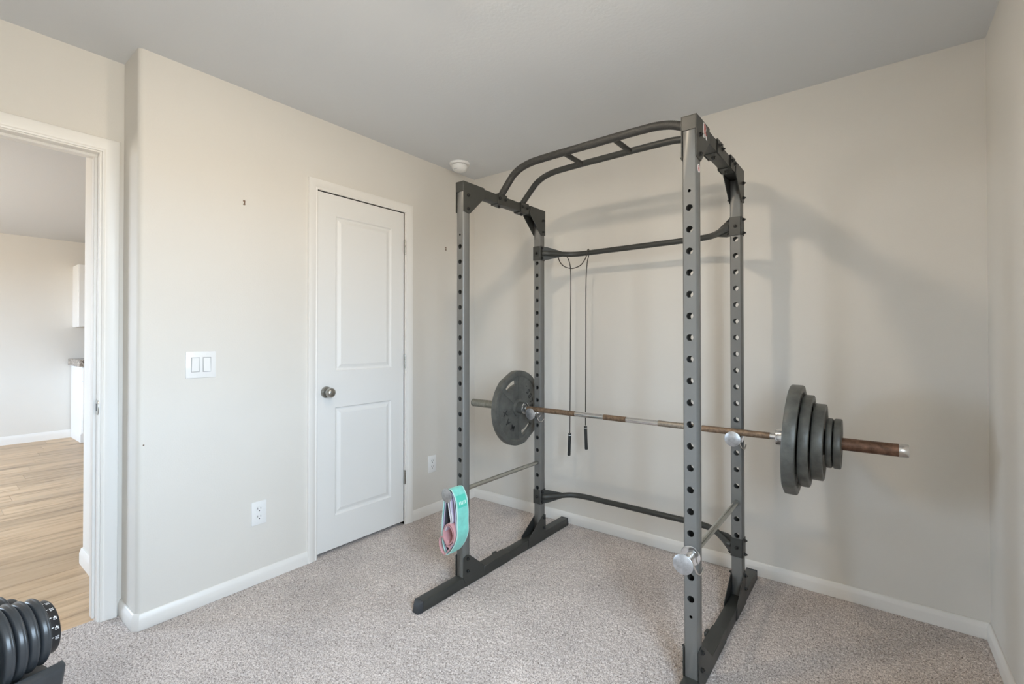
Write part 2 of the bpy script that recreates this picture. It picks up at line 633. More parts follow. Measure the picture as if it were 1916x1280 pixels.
# closet door: leaf with two raised panels, knob, three hinges
struct('trim_1', casing(0.0, 1, DY0 - 0.004, DY1 + 0.010, DZ + 0.006, 0.96), 'trim', 'white moulded casing around the closed closet door', 'door casing')
door = thing('door_1', (0, (DY0 + DY1) / 2, 0), 'closed white two-panel closet door with a round nickel knob', 'door')
door['kind'] = 'structure'
ZB = 0.022
panels = [(-1.166, -0.777, 1.030, 1.917), (-1.166, -0.777, 0.207, 0.822)]
mb = MB()
X0 = -0.003
ys = [DY0, panels[0][0], panels[0][1], DY1]
zs = [ZB, panels[1][2], panels[1][3], panels[0][2], panels[0][3], DZ]
for i in range(3):
    for j in range(5):
        if i == 1 and j in (1, 3):
            continue
        mb.quad((X0, ys[i], zs[j]), (X0, ys[i + 1], zs[j]), (X0, ys[i + 1], zs[j + 1]), (X0, ys[i], zs[j + 1]))
XB = -0.037
mb.quad((XB, DY0, ZB), (XB, DY0, DZ), (XB, DY1, DZ), (XB, DY1, ZB))
for (a, c) in (((DY0, ZB), (DY0, DZ)), ((DY0, DZ), (DY1, DZ)), ((DY1, DZ), (DY1, ZB)), ((DY1, ZB), (DY0, ZB))):
    mb.quad((X0, a[0], a[1]), (X0, c[0], c[1]), (XB, c[0], c[1]), (XB, a[0], a[1]))
obj('door_leaf', mb, 'door', door)
for (a, c, e, g_) in panels:
    mb = MB()
    rings = [(0, 0), (0.006, -0.007), (0.012, -0.0085), (0.017, -0.0085), (0.036, -0.002), (0.040, -0.0025)]
    vs, fs = [], []
    for (ins, dx) in rings:
        vs += [(X0 + dx, a + ins, e + ins), (X0 + dx, c - ins, e + ins), (X0 + dx, c - ins, g_ - ins), (X0 + dx, a + ins, g_ - ins)]
    for k in range(len(rings) - 1):
        for s in range(4):
            s2 = (s + 1) % 4
            fs.append((k * 4 + s, k * 4 + s2, (k + 1) * 4 + s2, (k + 1) * 4 + s))
    fs.append(tuple((len(rings) - 1) * 4 + s for s in range(4)))
    mb.add(vs, fs)
    obj('door_panel', mb, 'door', door, angle=12)
KYc, KZc = -1.222, 0.914
kb = obj('door_knob', MB().lathe([(0.0, 0.066), (0.012, 0.0655), (0.020, 0.062), (0.0262, 0.054), (0.0275, 0.046), (0.0255, 0.038), (0.018, 0.032), (0.0125, 0.027), (0.0115, 0.010), (0.0115, 0.0)],
         (X0, KYc, KZc), (1, 0, 0), 32), 'nickel', door, angle=30)
kb['label'] = 'round satin nickel knob'
obj('rosette', MB().lathe([(0.0325, 0), (0.0325, 0.004), (0.029, 0.009), (0.016, 0.012), (0.0, 0.012)], (X0, KYc, KZc), (1, 0, 0), 32), 'nickel', kb)
obj('latch_plate', MB().box(X0 - 0.03, X0 + 0.001, DY0 - 0.0035, DY0 + 0.0005, KZc - 0.03, KZc + 0.03), 'nickel', door)
for hz in (1.812, 1.066, 0.31):
    mb = MB()
    yb = DY1 + 0.005
    for k in range(5):
        mb.cyl((0.006, yb, hz - 0.044 + k * 0.0178), (0.006, yb, hz - 0.044 + k * 0.0178 + 0.0166), 0.0066, 12)
    mb.box(-0.004, 0.003, yb - 0.006, yb + 0.008, hz - 0.044, hz + 0.044)
    obj('hinge', mb, 'nickel', door)['label'] = 'satin nickel hinge'
# jamb lining behind the leaf
mb = MB()
mb.box(-0.121, -0.0005, JY0 - 0.018, JY0, 0, JZ).box(-0.121, -0.0005, JY1, JY1 + 0.018, 0, JZ).box(-0.121, -0.0005, JY0 - 0.018, JY1 + 0.018, JZ, JZ + 0.018)
mb.box(-0.07, -0.04, JY0, JY0 + 0.012, 0, JZ).box(-0.07, -0.04, JY1 - 0.012, JY1, 0, JZ)
mb.box(-0.07, -0.04, JY0, JY1, JZ - 0.012, JZ)
struct('trim_2', mb, 'trim', 'white jamb lining of the closet door', 'door jamb')
mb = MB().box(-0.75, -0.70, JY0 - 0.1, 0.1, 0, H)
mb.box(-0.75, -0.121, JY0 - 0.1, JY0 - 0.018, 0, H)
struct('wall_closet', mb, 'wall', 'wall inside the closet behind the closed door', 'wall')

# open doorway: casing, jamb with stop, strike plate
struct('trim_3', casing(REC, 1, OY0 + 0.003, OY1 + 0.007, OZ + 0.006, 1.0), 'trim', 'white moulded casing around the open doorway', 'door casing')
jb = thing('trim_4', (REC, OY1, 0), 'white jamb of the open doorway with a nickel strike plate', 'door jamb')
jb['kind'] = 'structure'
XJ = REC - 0.121
for (nm, a) in (('jamb', (XJ, REC + 0.0005, OY1, OY1 + 0.018, -0.01, OZ + 0.018)), ('jamb', (XJ, REC + 0.0005, OY0 - 0.018, OY0, -0.01, OZ + 0.018)),
                ('head', (XJ, REC + 0.0005, OY0 - 0.0005, OY1 + 0.0005, OZ, OZ + 0.018)),
                ('door_stop', (XJ + 0.040, REC - 0.042, OY1 - 0.011, OY1 + 0.001, 0.005, OZ - 0.0105)), ('door_stop', (XJ + 0.040, REC - 0.042, OY0 - 0.001, OY0 + 0.011, 0.005, OZ - 0.0105)),
                ('door_stop', (XJ + 0.040, REC - 0.042, OY0 - 0.001, OY1 + 0.001, OZ - 0.0108, OZ + 0.001))):
    obj(nm, MB().box(*a), 'trim', jb, bevel=0.0015 if nm == 'door_stop' else 0.0)
sp = obj('strike_plate', MB().prism([(REC - 0.036, 0.888), (REC - 0.005, 0.888), (REC + 0.002, 0.897), (REC + 0.004, 0.919), (REC + 0.002, 0.941), (REC - 0.005, 0.950), (REC - 0.036, 0.950)], 1, OY1 - 0.002, OY1 + 0.001),
         'nickel', jb)
sp['label'] = 'satin nickel strike plate'
obj('strike_hole', MB().box(REC - 0.030, REC - 0.016, OY1 - 0.0026, OY1, 0.903, 0.935), 'slot', sp)
struct('trim_5', casing(XJ, -1, OY0 + 0.003, OY1 + 0.007, OZ + 0.006, 1.0), 'trim', 'white casing on the kitchen side of the doorway', 'door casing')

# window in the right wall (beyond the frame of the photograph)
wn = thing('window_1', (W, (WY0 + WY1) / 2, WZ0), 'white framed window in the side wall that lets the daylight in', 'window')
wn['kind'] = 'structure'
xw = W + 0.09
fr = MB()
for (a, c, e, g_) in ((WY0, WY0 + 0.05, WZ0, WZ1), (WY1 - 0.05, WY1, WZ0, WZ1), (WY0, WY1, WZ0, WZ0 + 0.05), (WY0, WY1, WZ1 - 0.05, WZ1), ((WY0 + WY1) / 2 - 0.025, (WY0 + WY1) / 2 + 0.025, WZ0, WZ1)):
    fr.box(xw - 0.02, xw + 0.03, a, c, e, g_)
obj('window_frame', fr, 'trim', wn)
for (a, c) in ((WY0 + 0.05, (WY0 + WY1) / 2 - 0.025), ((WY0 + WY1) / 2 + 0.025, WY1 - 0.05)):
    obj('pane', MB().quad((xw, a, WZ0 + 0.05), (xw, c, WZ0 + 0.05), (xw, c, WZ1 - 0.05), (xw, a, WZ1 - 0.05)), 'glass', wn)
obj('window_sill', MB().box(W - 0.03, xw - 0.02, WY0 - 0.03, WY1 + 0.03, WZ0 - 0.02, WZ0 + 0.002), 'trim', wn, bevel=0.003)

# ------------------------------------------------------------------ kitchen beyond the doorway
KF = -0.010
mb = MB()
mb.box(KX - 0.14, KX, KY0, KY1, -0.05, H + 0.02)
struct('wall_kitchen', mb, 'wall', 'far beige kitchen wall seen through the open doorway', 'wall')
mb = MB()
mb.box(KX - 0.14, XJ, KY1, KY1 + 0.14, -0.05, H + 0.02)
mb.box(KX - 0.14, -4.1, KY0 - 0.14, KY0, -0.05, H + 0.02).box(-2.2, XJ, KY0 - 0.14, KY0, -0.05, H + 0.02)
mb.box(-4.1, -2.2, KY0 - 0.14, KY0, 2.1, H + 0.02).box(-4.1, -2.2, KY0 - 0.14, KY0, -0.05, 0.7)  # unseen opening without glass, added and sized to light the kitchen
mb.box(XJ, REC, KY0, FY, -0.05, H + 0.02)
struct('wall_kitchen_side', mb, 'wall', 'kitchen side walls with an unseen opening added to let daylight in', 'wall')
HX, HY = -1.0, -2.060       # hall wall running away behind the doorway
mb = MB().box(HX, XJ, HY, JY0, -0.05, H + 0.02).box(HX, -0.7, JY0, KY1, -0.05, H + 0.02)
struct('wall_hall', mb, 'wall', 'short beige hall wall just behind the door jamb', 'wall')
struct('baseboard_hall', sweep_plan([(HX, KY1), (HX, HY), (XJ, HY)][::1], [(o, z * 1.25 + KF) for (o, z) in BASE]), 'trim', 'white baseboard at the foot of the hall wall', 'baseboard')
struct('ceiling_kitchen', MB().box(KX - 0.14, -0.8, KY0 - 0.14, KY1 + 0.14, H - 0.015, H + 0.08).box(-0.8, XJ, KY0 - 0.14, HY, H - 0.015, H + 0.08), 'ceiling', 'pale kitchen ceiling seen through the open doorway', 'ceiling')
CABY = -1.405
struct('baseboard_kitchen', sweep_plan([(KX, KY0), (KX, CABY)], [(o, z * 1.45 + KF) for (o, z) in BASE]), 'trim', 'white baseboard along the far kitchen wall', 'baseboard')

fl = struct('floor_kitchen', MB().box(KX - 0.14, REC - 0.03, KY0 - 0.14, KY1, -0.06, KF - 0.004), 'subfloor', 'light oak plank floor beyond the doorway', 'floor')
PW, PL = 0.178, 1.22
pm = MB().box(0.0006, PW - 0.0006, 0.0006, PL - 0.0006, -0.006, 0.0)
pme = mesh('plank', pm, bevel=0.0008)
row = 0
xx = REC - 0.032
while xx > KX:
    off = (row * 0.47) % 1.0 * PL
    yy = -2.72 - off + 0.05
    while yy < -1.1:
        o = link('plank', pme, 'plank', fl)
        o.location = (xx - PW, yy, KF)
        yy += PL
    xx -= PW
    row += 1
# the rest of the floor, out of sight from the doorway, stays one covering under the planks' level
obj('floor_covering', MB().box(KX, REC - 0.03, KY0, -3.95, KF - 0.006, KF - 0.001).box(KX, HX, 0.35, KY1, KF - 0.006, KF - 0.001), 'plank', fl)
obj('threshold', MB().box(REC - 0.040, REC - 0.024, OY0 - 0.018, OY1 + 0.018, -0.02, -0.002), 'carpet', fl)

cab = thing('base_cabinet', (KX, CABY, KF), 'white base cabinet under the speckled countertop in the kitchen', 'cabinet')
obj('body', MB().prism([(KX + 0.015, KF), (KX + 0.535, KF), (KX + 0.535, KF + 0.10), (KX + 0.585, KF + 0.10), (KX + 0.585, 0.885), (KX + 0.015, 0.885)], 1, CABY, CABY + 1.7), 'cabinet', cab, bevel=0.001)
for k in range(3):
    dd = obj('door', MB().box(KX + 0.586, KX + 0.606, CABY + 0.008 + k * 0.56, CABY + 0.55 + k * 0.56, KF + 0.115, 0.71), 'cabinet', cab, bevel=0.002)
    dw = obj('drawer', MB().box(KX + 0.586, KX + 0.606, CABY + 0.008 + k * 0.56, CABY + 0.55 + k * 0.56, 0.722, 0.872), 'cabinet', cab, bevel=0.002)
ct = obj('countertop', MB().box(KX + 0.012, KX + 0.635, CABY - 0.030, CABY + 1.72, 0.886, 0.966), 'granite', origin=(KX + 0.3, CABY + 0.8, 0.886), bevel=0.004)
tag(ct, 'speckled brown granite countertop on the white base cabinet', 'countertop')
uc = thing('upper_cabinet', (KX, CABY + 0.01, 1.355), 'white upper cabinet on the far kitchen wall', 'cabinet')
obj('body', MB().box(KX + 0.002, KX + 0.305, CABY + 0.010, CABY + 1.7, 1.355, 2.115), 'cabinet', uc, bevel=0.001)
for k in range(3):
    obj('door', MB().box(KX + 0.307, KX + 0.328, CABY + 0.014 + k * 0.56, CABY + 0.56 + k * 0.56, 1.36, 2.11), 'cabinet', uc, bevel=0.002)

# ------------------------------------------------------------------ wall fittings
def outlet(yc, zc, label):
    t_ = thing('wall_outlet', (0, yc, zc), label, 'outlet', 'duplex outlets on the beige wall')
    obj('cover_plate', MB().box(0.0, 0.006, yc - 0.0355, yc + 0.0355, zc - 0.058, zc + 0.058), 'white_plastic', t_, bevel=0.0025, seg=2)
    for s in (-1, 1):
        z0 = zc + s * 0.0195
        fc = obj('receptacle', MB().lathe([(0.0165, 0.0055), (0.0165, 0.0075), (0.0, 0.0075)], (0, yc, z0), (1, 0, 0), 20), 'white_plastic', t_)
        obj('blade_slot', MB().box(0.007, 0.0079, yc - 0.0085, yc - 0.0062, z0 - 0.001, z0 + 0.0085), 'slot', fc)
        obj('blade_slot', MB().box(0.007, 0.0079, yc + 0.0062, yc + 0.0085, z0 - 0.001, z0 + 0.0075), 'slot', fc)
        obj('ground_hole', MB().lathe([(0.0028, 0.007), (0.0028, 0.0080), (0, 0.0080)], (0, yc, z0 - 0.0085), (1, 0, 0), 10), 'slot', fc)
    obj('screw', MB().lathe([(0.003, 0.005), (0.003, 0.0068), (0, 0.0070)], (0, yc, zc), (1, 0, 0), 10), 'white_plastic', t_)


outlet(-1.583, 0.348, 'white duplex outlet low on the wall below the light switches')
outlet(-0.436, 0.344, 'white duplex outlet between the closet door and the room corner')

sw = thing('light_switch', (0, -1.8375, 1.0975), 'white double rocker light switch beside the closet door', 'light switch')
yc, zc = -1.8375, 1.0975
pl = obj('cover_plate', MB().box(0.0, 0.006, yc - 0.0600, yc + 0.0600, zc - 0.0600, zc + 0.0600), 'white_plastic', sw, bevel=0.0025, seg=2)
for k, s in enumerate((-1, 1)):
    y0 = yc + s * 0.023
    gq = obj('rocker_gap_shade', MB().box(0.0055, 0.0066, y0 - 0.0168, y0 + 0.0168, zc - 0.0335, zc + 0.0335), 'gap_shade', sw)  # grey block painting the dark crevice shadow around each rocker
    t0, t1 = (0.0066, 0.0115) if k else (0.0115, 0.0066)
    mb = MB()
    mb.add([(0.0062, y0 - 0.0142, zc - 0.0308), (0.0062, y0 + 0.0142, zc - 0.0308), (0.0062, y0 + 0.0142, zc + 0.0308), (0.0062, y0 - 0.0142, zc + 0.0308),
            (t1, y0 - 0.0142, zc - 0.0308), (t1, y0 + 0.0142, zc - 0.0308), (t0, y0 + 0.0142, zc + 0.0308), (t0, y0 - 0.0142, zc + 0.0308)],
           [(0, 3, 2, 1), (4, 5, 6, 7), (0, 1, 5, 4), (2, 3, 7, 6), (1, 2, 6, 5), (0, 4, 7, 3)])
    obj('rocker', mb, 'white_plastic', sw)
    for s2 in (-1, 1):
        obj('screw', MB().lathe([(0.0028, 0.0055), (0.0028, 0.0068), (0, 0.0070)], (0, y0, zc + s2 * 0.0475), (1, 0, 0), 10), 'white_plastic', sw)

for (y0, z0, lab) in ((-1.656, 1.880, 'tiny brown wall plug high on the wall above the light switches'), (-0.304, 1.860, 'tiny brown wall plug near the room corner beyond the closet')):
    mb = MB().box(0.0, 0.004, y0 - 0.005, y0 + 0.004, z0 + 0.005, z0 + 0.011).box(0.0, 0.004, y0 - 0.005, y0 + 0.004, z0 - 0.011, z0 - 0.005).box(0.0, 0.0025, y0 + 0.000, y0 + 0.004, z0 - 0.006, z0 + 0.006)
    tag(obj('wall_plug', mb, 'brown', origin=(0, y0, z0), bevel=0.0008), lab, 'wall plug', 'wall plugs')
mb = MB().lathe([(0.0032, 0), (0.0030, 0.0012), (0.001, 0.0022), (0, 0.0022)], (0, -2.045, 0.768), (1, 0, 0), 8)
tag(obj('nail_stub', mb, 'brown', origin=(0, -2.045, 0.768)), 'tiny dark nail stub in the wall beside the rounded corner', 'nail')

sd = thing('smoke_detector', (0.150, -0.315, H), 'round white smoke detector on the ceiling above the room corner', 'smoke detector')
o_ = (0.150, -0.315, H)
obj('mounting_ring', MB().lathe([(0.0, 0), (0.070, 0), (0.070, 0.008), (0.066, 0.014), (0.052, 0.015)], o_, (0, 0, -1), 40), 'white_plastic', sd)
obj('dark_gap', MB().lathe([(0.053, 0.012), (0.053, 0.019)], o_, (0, 0, -1), 40, cap=False), 'slot', sd)
hd = obj('housing', MB().lathe([(0.055, 0.017), (0.056, 0.022), (0.054, 0.034), (0.047, 0.046), (0.034, 0.054), (0.016, 0.057), (0, 0.0575)], o_, (0, 0, -1), 40), 'white_plastic', sd)
for k in range(3):
    obj('sound_slot', MB().box(o_[0] - 0.012 + k * 0.010, o_[0] - 0.008 + k * 0.010, o_[1] - 0.046, o_[1] - 0.030, H - 0.0500, H - 0.046), 'gap_shade', hd)
obj('test_button', MB().lathe([(0.010, 0.053), (0.010, 0.0592), (0, 0.0595)], (o_[0] + 0.006, o_[1] - 0.004, H), (0, 0, -1), 16), 'white_plastic', hd)

# ceiling lamp just above the top edge of the photograph
lx, ly = 1.46, -1.61
cl = thing('ceiling_lamp', (lx, ly, H), 'small globe lamp in an added glowing skirt, lit on the ceiling in the middle of the room', 'lamp')
obj('pan', MB().lathe([(0, 0), (0.100, 0), (0.100, 0.012), (0, 0.012)], (lx, ly, H), (0, 0, -1), 40), 'nickel', cl)
obj('added_shade', MB().lathe([(0.098, 0.012), (0.100, 0.080), (0.097, 0.080), (0.095, 0.013)], (lx, ly, H), (0, 0, -1), 40, cap=False), 'added_shade', cl)  # unseen skirt added to keep the globe's direct light off the ceiling
obj('stem', MB().cyl((lx, ly, H - 0.020), (lx, ly, H - 0.040), 0.016, 16), 'nickel', cl)
obj('globe', MB().lathe([(0.012, 0.037), (0.026, 0.043), (0.036, 0.056), (0.040, 0.072), (0.036, 0.088), (0.026, 0.101), (0.012, 0.109), (0, 0.111)], (lx, ly, H), (0, 0, -1), 28), 'lamp', cl)

# ------------------------------------------------------------------ power rack
C = Vector((1.5, -0.9, 0))
rack = thing('power_rack', C, 'grey and black steel power rack with a curved pull-up bar', 'power rack', rotz=-0.010)
TW, TD = 0.0486, 0.0470
XL, XR, YF, YB = 0.8058, 1.9180, -1.0127, -0.3607
XS = (XL, XR)
ZB_, ZT_ = 0.050, 1.940
HOLES = [1.668 - 0.0749 * k for k in range(19)]


def upright_mesh():
    mb = MB()
    hw, c_ = TW / 2, 0.0045
    for (y, sg) in ((0.0, 1), (TD, -1)):
        cells = sorted([(z, 0.0118) for z in HOLES] + [(1.727, 0.0055), (0.259, 0.0055)])
        zp = ZB_
        xa, xb = -hw + c_, hw - c_
        for (z, r_) in cells:
            h_ = r_ + 0.004
            mb.quad((xa, y, zp), (xb, y, zp), (xb, y, z - h_), (xa, y, z - h_))
            nseg = 16
            cor = [(xb, z + h_), (xa, z + h_), (xa, z - h_), (xb, z - h_)]
            cang = [math.atan2(q[1] - z, q[0]) for q in cor]
            ring = [(r_ * math.cos(PI / 4 + 2 * PI * k / nseg), z + r_ * math.sin(PI / 4 + 2 * PI * k / nseg)) for k in range(nseg)]
            vs = [(q[0], y, q[1]) for q in cor] + [(q[0], y, q[1]) for q in ring] + [(q[0], y + sg * 0.0028, q[1]) for q in ring]
            fs = []
            for q in range(4):
                q2 = (q + 1) % 4
                fs.append([q, q2] + [4 + (q2 * 4 + (0 if q2 else nseg) - s) % nseg for s in range(0, 5)])
            for s in range(nseg):
                s2 = (s + 1) % nseg
                fs.append([4 + s, 4 + s2, 4 + nseg + s2, 4 + nseg + s])
            mb.add(vs, fs)
            zp = z + h_
        mb.quad((xa, y, zp), (xb, y, zp), (xb, y, ZT_), (xa, y, ZT_))
    for sx_ in (-1, 1):
        mb.quad((sx_ * hw, c_, ZB_), (sx_ * hw, TD - c_, ZB_), (sx_ * hw, TD - c_, ZT_), (sx_ * hw, c_, ZT_))
        mb.quad((sx_ * hw, c_, ZB_), (sx_ * (hw - c_), 0, ZB_), (sx_ * (hw - c_), 0, ZT_), (sx_ * hw, c_, ZT_))
        mb.quad((sx_ * hw, TD - c_, ZB_), (sx_ * (hw - c_), TD, ZB_), (sx_ * (hw - c_), TD, ZT_), (sx_ * hw, TD - c_, ZT_))
    return mesh('upright', mb, angle=50)


ume = upright_mesh()
for x0 in XS:
    for y0 in (YF, YB):
        inst('upright', ume, 'grey', rack, (x0 + TW / 2, y0, 0))

# hex bolt along +X with washer and domed nut
bb = MB().lathe([(0.0088, 0), (0.0088, 0.0014), (0, 0.0014)], (0, 0, 0), (1, 0, 0), 14)
bb.lathe([(0.0068, 0.0014), (0.0068, 0.0066), (0.0055, 0.0078), (0, 0.0078)], (0, 0, 0), (1, 0, 0), 6)
bb.lathe([(0.0038, 0.0078), (0.0034, 0.0120), (0, 0.0120)], (0, 0, 0), (1, 0, 0), 8)
bme = mesh('bolt', bb)


def bolt(parent, p, d):
    rot = {'+x': (0, 0, 0), '-x': (0, 0, PI), '+y': (0, 0, PI / 2), '-y': (0, 0, -PI / 2), '-z': (0, PI / 2, 0), '+z': (0, -PI / 2, 0)}[d]
    return inst('bolt', bme, 'bolt', parent, p, rot)


PT = 0.0030
for x0 in XS:
    x1 = x0 + TW
    # top beam
    bm_ = obj('top_beam', MB().box(x0 + 0.001, x1 - 0.001, YF + 0.002, YB + TD - 0.002, 1.9385, 1.9845), 'black', rack, bevel=0.003, seg=2)
    # corner brackets: two side plates, end plate and top
    for front in (1, 0):
        if front:
            poly = [(YF - 0.003, 1.9875), (-0.862, 1.9875), (-0.862, 1.935), (-0.964, 1.839), (-0.973, 1.834), (YF - 0.003, 1.839)]
            ye, cap = YF - 0.003, (YF - 0.003, -0.862)
        else:
            ye = YB + TD + 0.003
            poly = [(ye, 1.9875), (-0.462, 1.9875), (-0.462, 1.935), (-0.362, 1.839), (-0.353, 1.834), (ye, 1.839)]
            cap = (-0.462, ye)
        mb = MB()
        mb.prism(poly, 0, x0 - PT, x0)
        mb.prism(poly, 0, x1, x1 + PT)
        mb.box(x0 - PT, x1 + PT, cap[0], cap[1], 1.9852, 1.9882)
        mb.box(x0, x1, min(ye, ye + (PT if front else -PT)), max(ye, ye + (PT if front else -PT)), 1.938, 1.9852)
        br = obj('corner_bracket', mb, 'black', rack, bevel=0.0008)
        yb = -0.982 if front else -0.335
        for zb in (1.925, 1.857):
            bolt(br, (x1 + PT, yb, zb), '+x')
            bolt(br, (x0 - PT, yb, zb), '-x')
    # pull-up bar clamps on the beam
    for yc in (-0.715, -0.515):
        mb = MB()
        mb.box(x0 - 0.0035, x0 - 0.0002, yc - 0.036, yc + 0.036, 1.934, 1.990).box(x1 + 0.0002, x1 + 0.0035, yc - 0.036, yc + 0.036, 1.934, 1.990)
        mb.box(x0 - 0.0035, x1 + 0.0035, yc - 0.036, yc + 0.036, 1.9865, 1.990)
        mb.box(x0 + 0.002, x1 - 0.002, yc - 0.036, yc + 0.036, 1.9345, 1.9380)
        cp = obj('clamp', mb, 'black', rack, bevel=0.0008)
        for dy in (-0.025, 0.022):
            bolt(cp, (x1 + 0.0035, yc + dy, 1.966), '+x')
            bolt(cp, (x0 - 0.0035, yc + dy, 1.966), '-x')
        bolt(cp, ((x0 + x1) / 2, yc, 1.9345), '-z')
    # foot rail with end caps and gussets
    ft = obj('foot_rail', MB().box(x0 - 0.0005, x1 + 0.0005, -1.262, -0.062, 0.0, 0.0500), 'black', rack, bevel=0.004, seg=2)
    for (ya, yb, s) in ((-1.2625, -1.292, -1), (-0.0615, -0.033, 1)):
        mb = MB()
        i_ = 0.006
        va = [(x0 - 0.001, ya, 0.0), (x1 + 0.001, ya, 0.0), (x1 + 0.001, ya, 0.0505), (x0 - 0.001, ya, 0.0505)]
        vm = [(x0 - 0.001, ya + s * 0.008, 0.0), (x1 + 0.001, ya + s * 0.008, 0.0), (x1 + 0.001, ya + s * 0.008, 0.0505), (x0 - 0.001, ya + s * 0.008, 0.0505)]
        vb = [(x0 + i_, yb, 0.0), (x1 - i_, yb, 0.0), (x1 - i_, yb - s * 0.010, 0.040), (x0 + i_, yb - s * 0.010, 0.040)]
        fs = [(0, 1, 2, 3), (8, 9, 10, 11)]
        for k in (0, 4):
            for q in range(4):
                fs.append((k + q, k + (q + 1) % 4, k + 4 + (q + 1) % 4, k + 4 + q))
        mb.add(va + vm + vb, fs)
        obj('end_cap', mb, 'rubber', ft, bevel=0.003, seg=2)
    obj('joint_sleeve', MB().box(x0 - 0.0028, x1 + 0.0028, -0.862, -0.655, 0.0005, 0.0525), 'black', ft, bevel=0.002)
    obj('joint_knob', MB().box(x0 - 0.014, x0 - 0.002, -0.735, -0.70, 0.036, 0.056), 'black', ft, bevel=0.003)
    for front in (1, 0):
        if front:
            poly = [(YF - 0.003, 0.052), (YF - 0.003, 0.148), (-0.990, 0.156), (-0.970, 0.148), (-0.864, 0.060), (-0.862, 0.003), (-0.995, 0.003)]
            yb = -0.986
        else:
            yk = YB + TD + 0.003
            poly = [(yk, 0.003), (yk, 0.150), (-0.330, 0.158), (-0.345, 0.150), (-0.480, 0.060), (-0.484, 0.003)]
            yb = -0.330
        mb = MB()
        mb.prism(poly, 0, x0 - PT - 0.0006, x0 - 0.0006)
        mb.prism(poly, 0, x1 + 0.0006, x1 + PT + 0.0006)
        gs = obj('foot_gusset', mb, 'black', rack, bevel=0.0006)
        for zb in (0.135, 0.076):
            bolt(gs, (x1 + PT + 0.0006, yb, zb), '+x')
            bolt(gs, (x0 - PT - 0.0006, yb, zb), '-x')

# pull-up bar: taped front tube, plain rear tube, two rungs
mid = (XL + XR + TW) / 2
pu = thing_pu = None
half = [(-0.556, 1.990), (-0.520, 2.027), (-0.466, 2.080), (-0.440, 2.098), (-0.405, 2.114), (-0.360, 2.125), (-0.300, 2.131), (-0.15, 2.133)]
prof = half + [(0.0, 2.133)] + [(-a, z) for (a, z) in half[::-1]]
fp_ = crom([(mid - 0.016 * (1 - (a / 0.556) ** 6) + a, -0.700, z) for (a, z) in prof], 10)
cum = [0.0]
for i_ in range(len(fp_) - 1):
    cum.append(cum[-1] + (fp_[i_ + 1] - fp_[i_]).length)
ridge, q_ = [], 0
for i_ in range(int(cum[-1] / 0.0028)):
    d_ = i_ * 0.0028
    while q_ < len(cum) - 2 and cum[q_ + 1] < d_:
        q_ += 1
    ridge.append(fp_[q_].lerp(fp_[q_ + 1], (d_ - cum[q_]) / (cum[q_ + 1] - cum[q_])))
mb = MB().tube(ridge, [0.0176 + (0.0010 if i_ % 3 else 0.0) for i_ in range(len(ridge))], 16)
pu = obj('pull_up_bar', mb, 'tape', rack, angle=60)
pu['label'] = 'black grip-taped front pull-up tube'
obj('rear_tube', MB().tube(crom([(mid + a, -0.510, z) for (a, z) in prof], 4), 0.0160, 16), 'black', pu, angle=60)
for xr in (1.232, 1.500):
    obj('rung', MB().cyl((xr, -0.690, 2.131), (xr, -0.515, 2.131), 0.0125, 14), 'tape', pu)

# rear cross bars bowed towards the wall, with flanges and web gussets
for zc in (1.7275, 0.265):
    xa, xb = XL + TW + 0.003, XR - 0.003
    pth = [(xa, -0.338), (xa + 0.020, -0.328), (xa + 0.062, -0.275), (xa + 0.105, -0.222), (xa + 0.150, -0.197), (xa + 0.210, -0.188), (xa + 0.300, -0.187)]
    pth = pth + [(xa + xb - x_, y_) for (x_, y_) in pth[::-1]]
    cb = obj('crossbar', MB().tube(crom([(x_, y_, zc) for (x_, y_) in pth], 5), 0.0155, 16), 'black', rack, angle=60)
    obj('lock_hole', MB().cyl(((xa + xb) / 2 - 0.03, -0.2035, zc), ((xa + xb) / 2 - 0.03, -0.2015, zc), 0.004, 10), 'slot', cb)
    for (xf, s, x0) in ((xa, 1, XL), (xb, -1, XR)):
        fx = xf - s * 0.0030
        mb = MB().box(min(fx, fx + s * 0.003), max(fx, fx + s * 0.003), YB - 0.001, YB + TD + 0.001, zc - 0.043, zc + 0.043)
        fp = obj('flange', mb, 'black', cb, bevel=0.0008)
        for q in (-1, 1):
            mb = MB()
            A_, B_ = Vector((fx + s * 0.003, -0.340)), Vector((fx + s * 0.082, -0.250))
            nn = Vector((B_.y - A_.y, A_.x - B_.x)).normalized() * 0.0018
            pz = [(A_, 0.040), (A_ + (B_ - A_) * 0.25, 0.038), (B_, 0.016), (B_, 0.010), (A_, 0.010)]
            k_ = len(pz)
            vs = [(p_.x + g_ * nn.x, p_.y + g_ * nn.y, zc + q * z_) for g_ in (-1, 1) for (p_, z_) in pz]
            fs = [tuple(range(k_)), tuple(range(k_, 2 * k_))[::-1]] + [(i_, (i_ + 1) % k_, k_ + (i_ + 1) % k_, k_ + i_) for i_ in range(k_)]
            mb.add(vs, fs)
            obj('web', mb, 'black', cb)
            bolt(cb, (fx + s * 0.003, YB + 0.011, zc + q * 0.031), '+x' if s > 0 else '-x')
            bolt(cb, (x0 + TW + 0.003 if s < 0 else x0 - 0.003, YB + 0.024, zc + q * 0.031), '+x' if s < 0 else '-x')
        mb = MB().box(x0 - 0.001, x0 + TW - 0.002, YB - 0.0036, YB - 0.0006, zc - 0.042, zc + 0.042)
        mb.box(x0 - 0.0030 if s > 0 else x0 + TW, x0 if s > 0 else x0 + TW + 0.003, YB - 0.003, YB + TD, zc - 0.042, zc + 0.042)
        fp = obj('front_plate', mb, 'black', cb, bevel=0.0010)
        bolt(cb, (x0 + TW / 2, YB - 0.0036, zc), '-y')

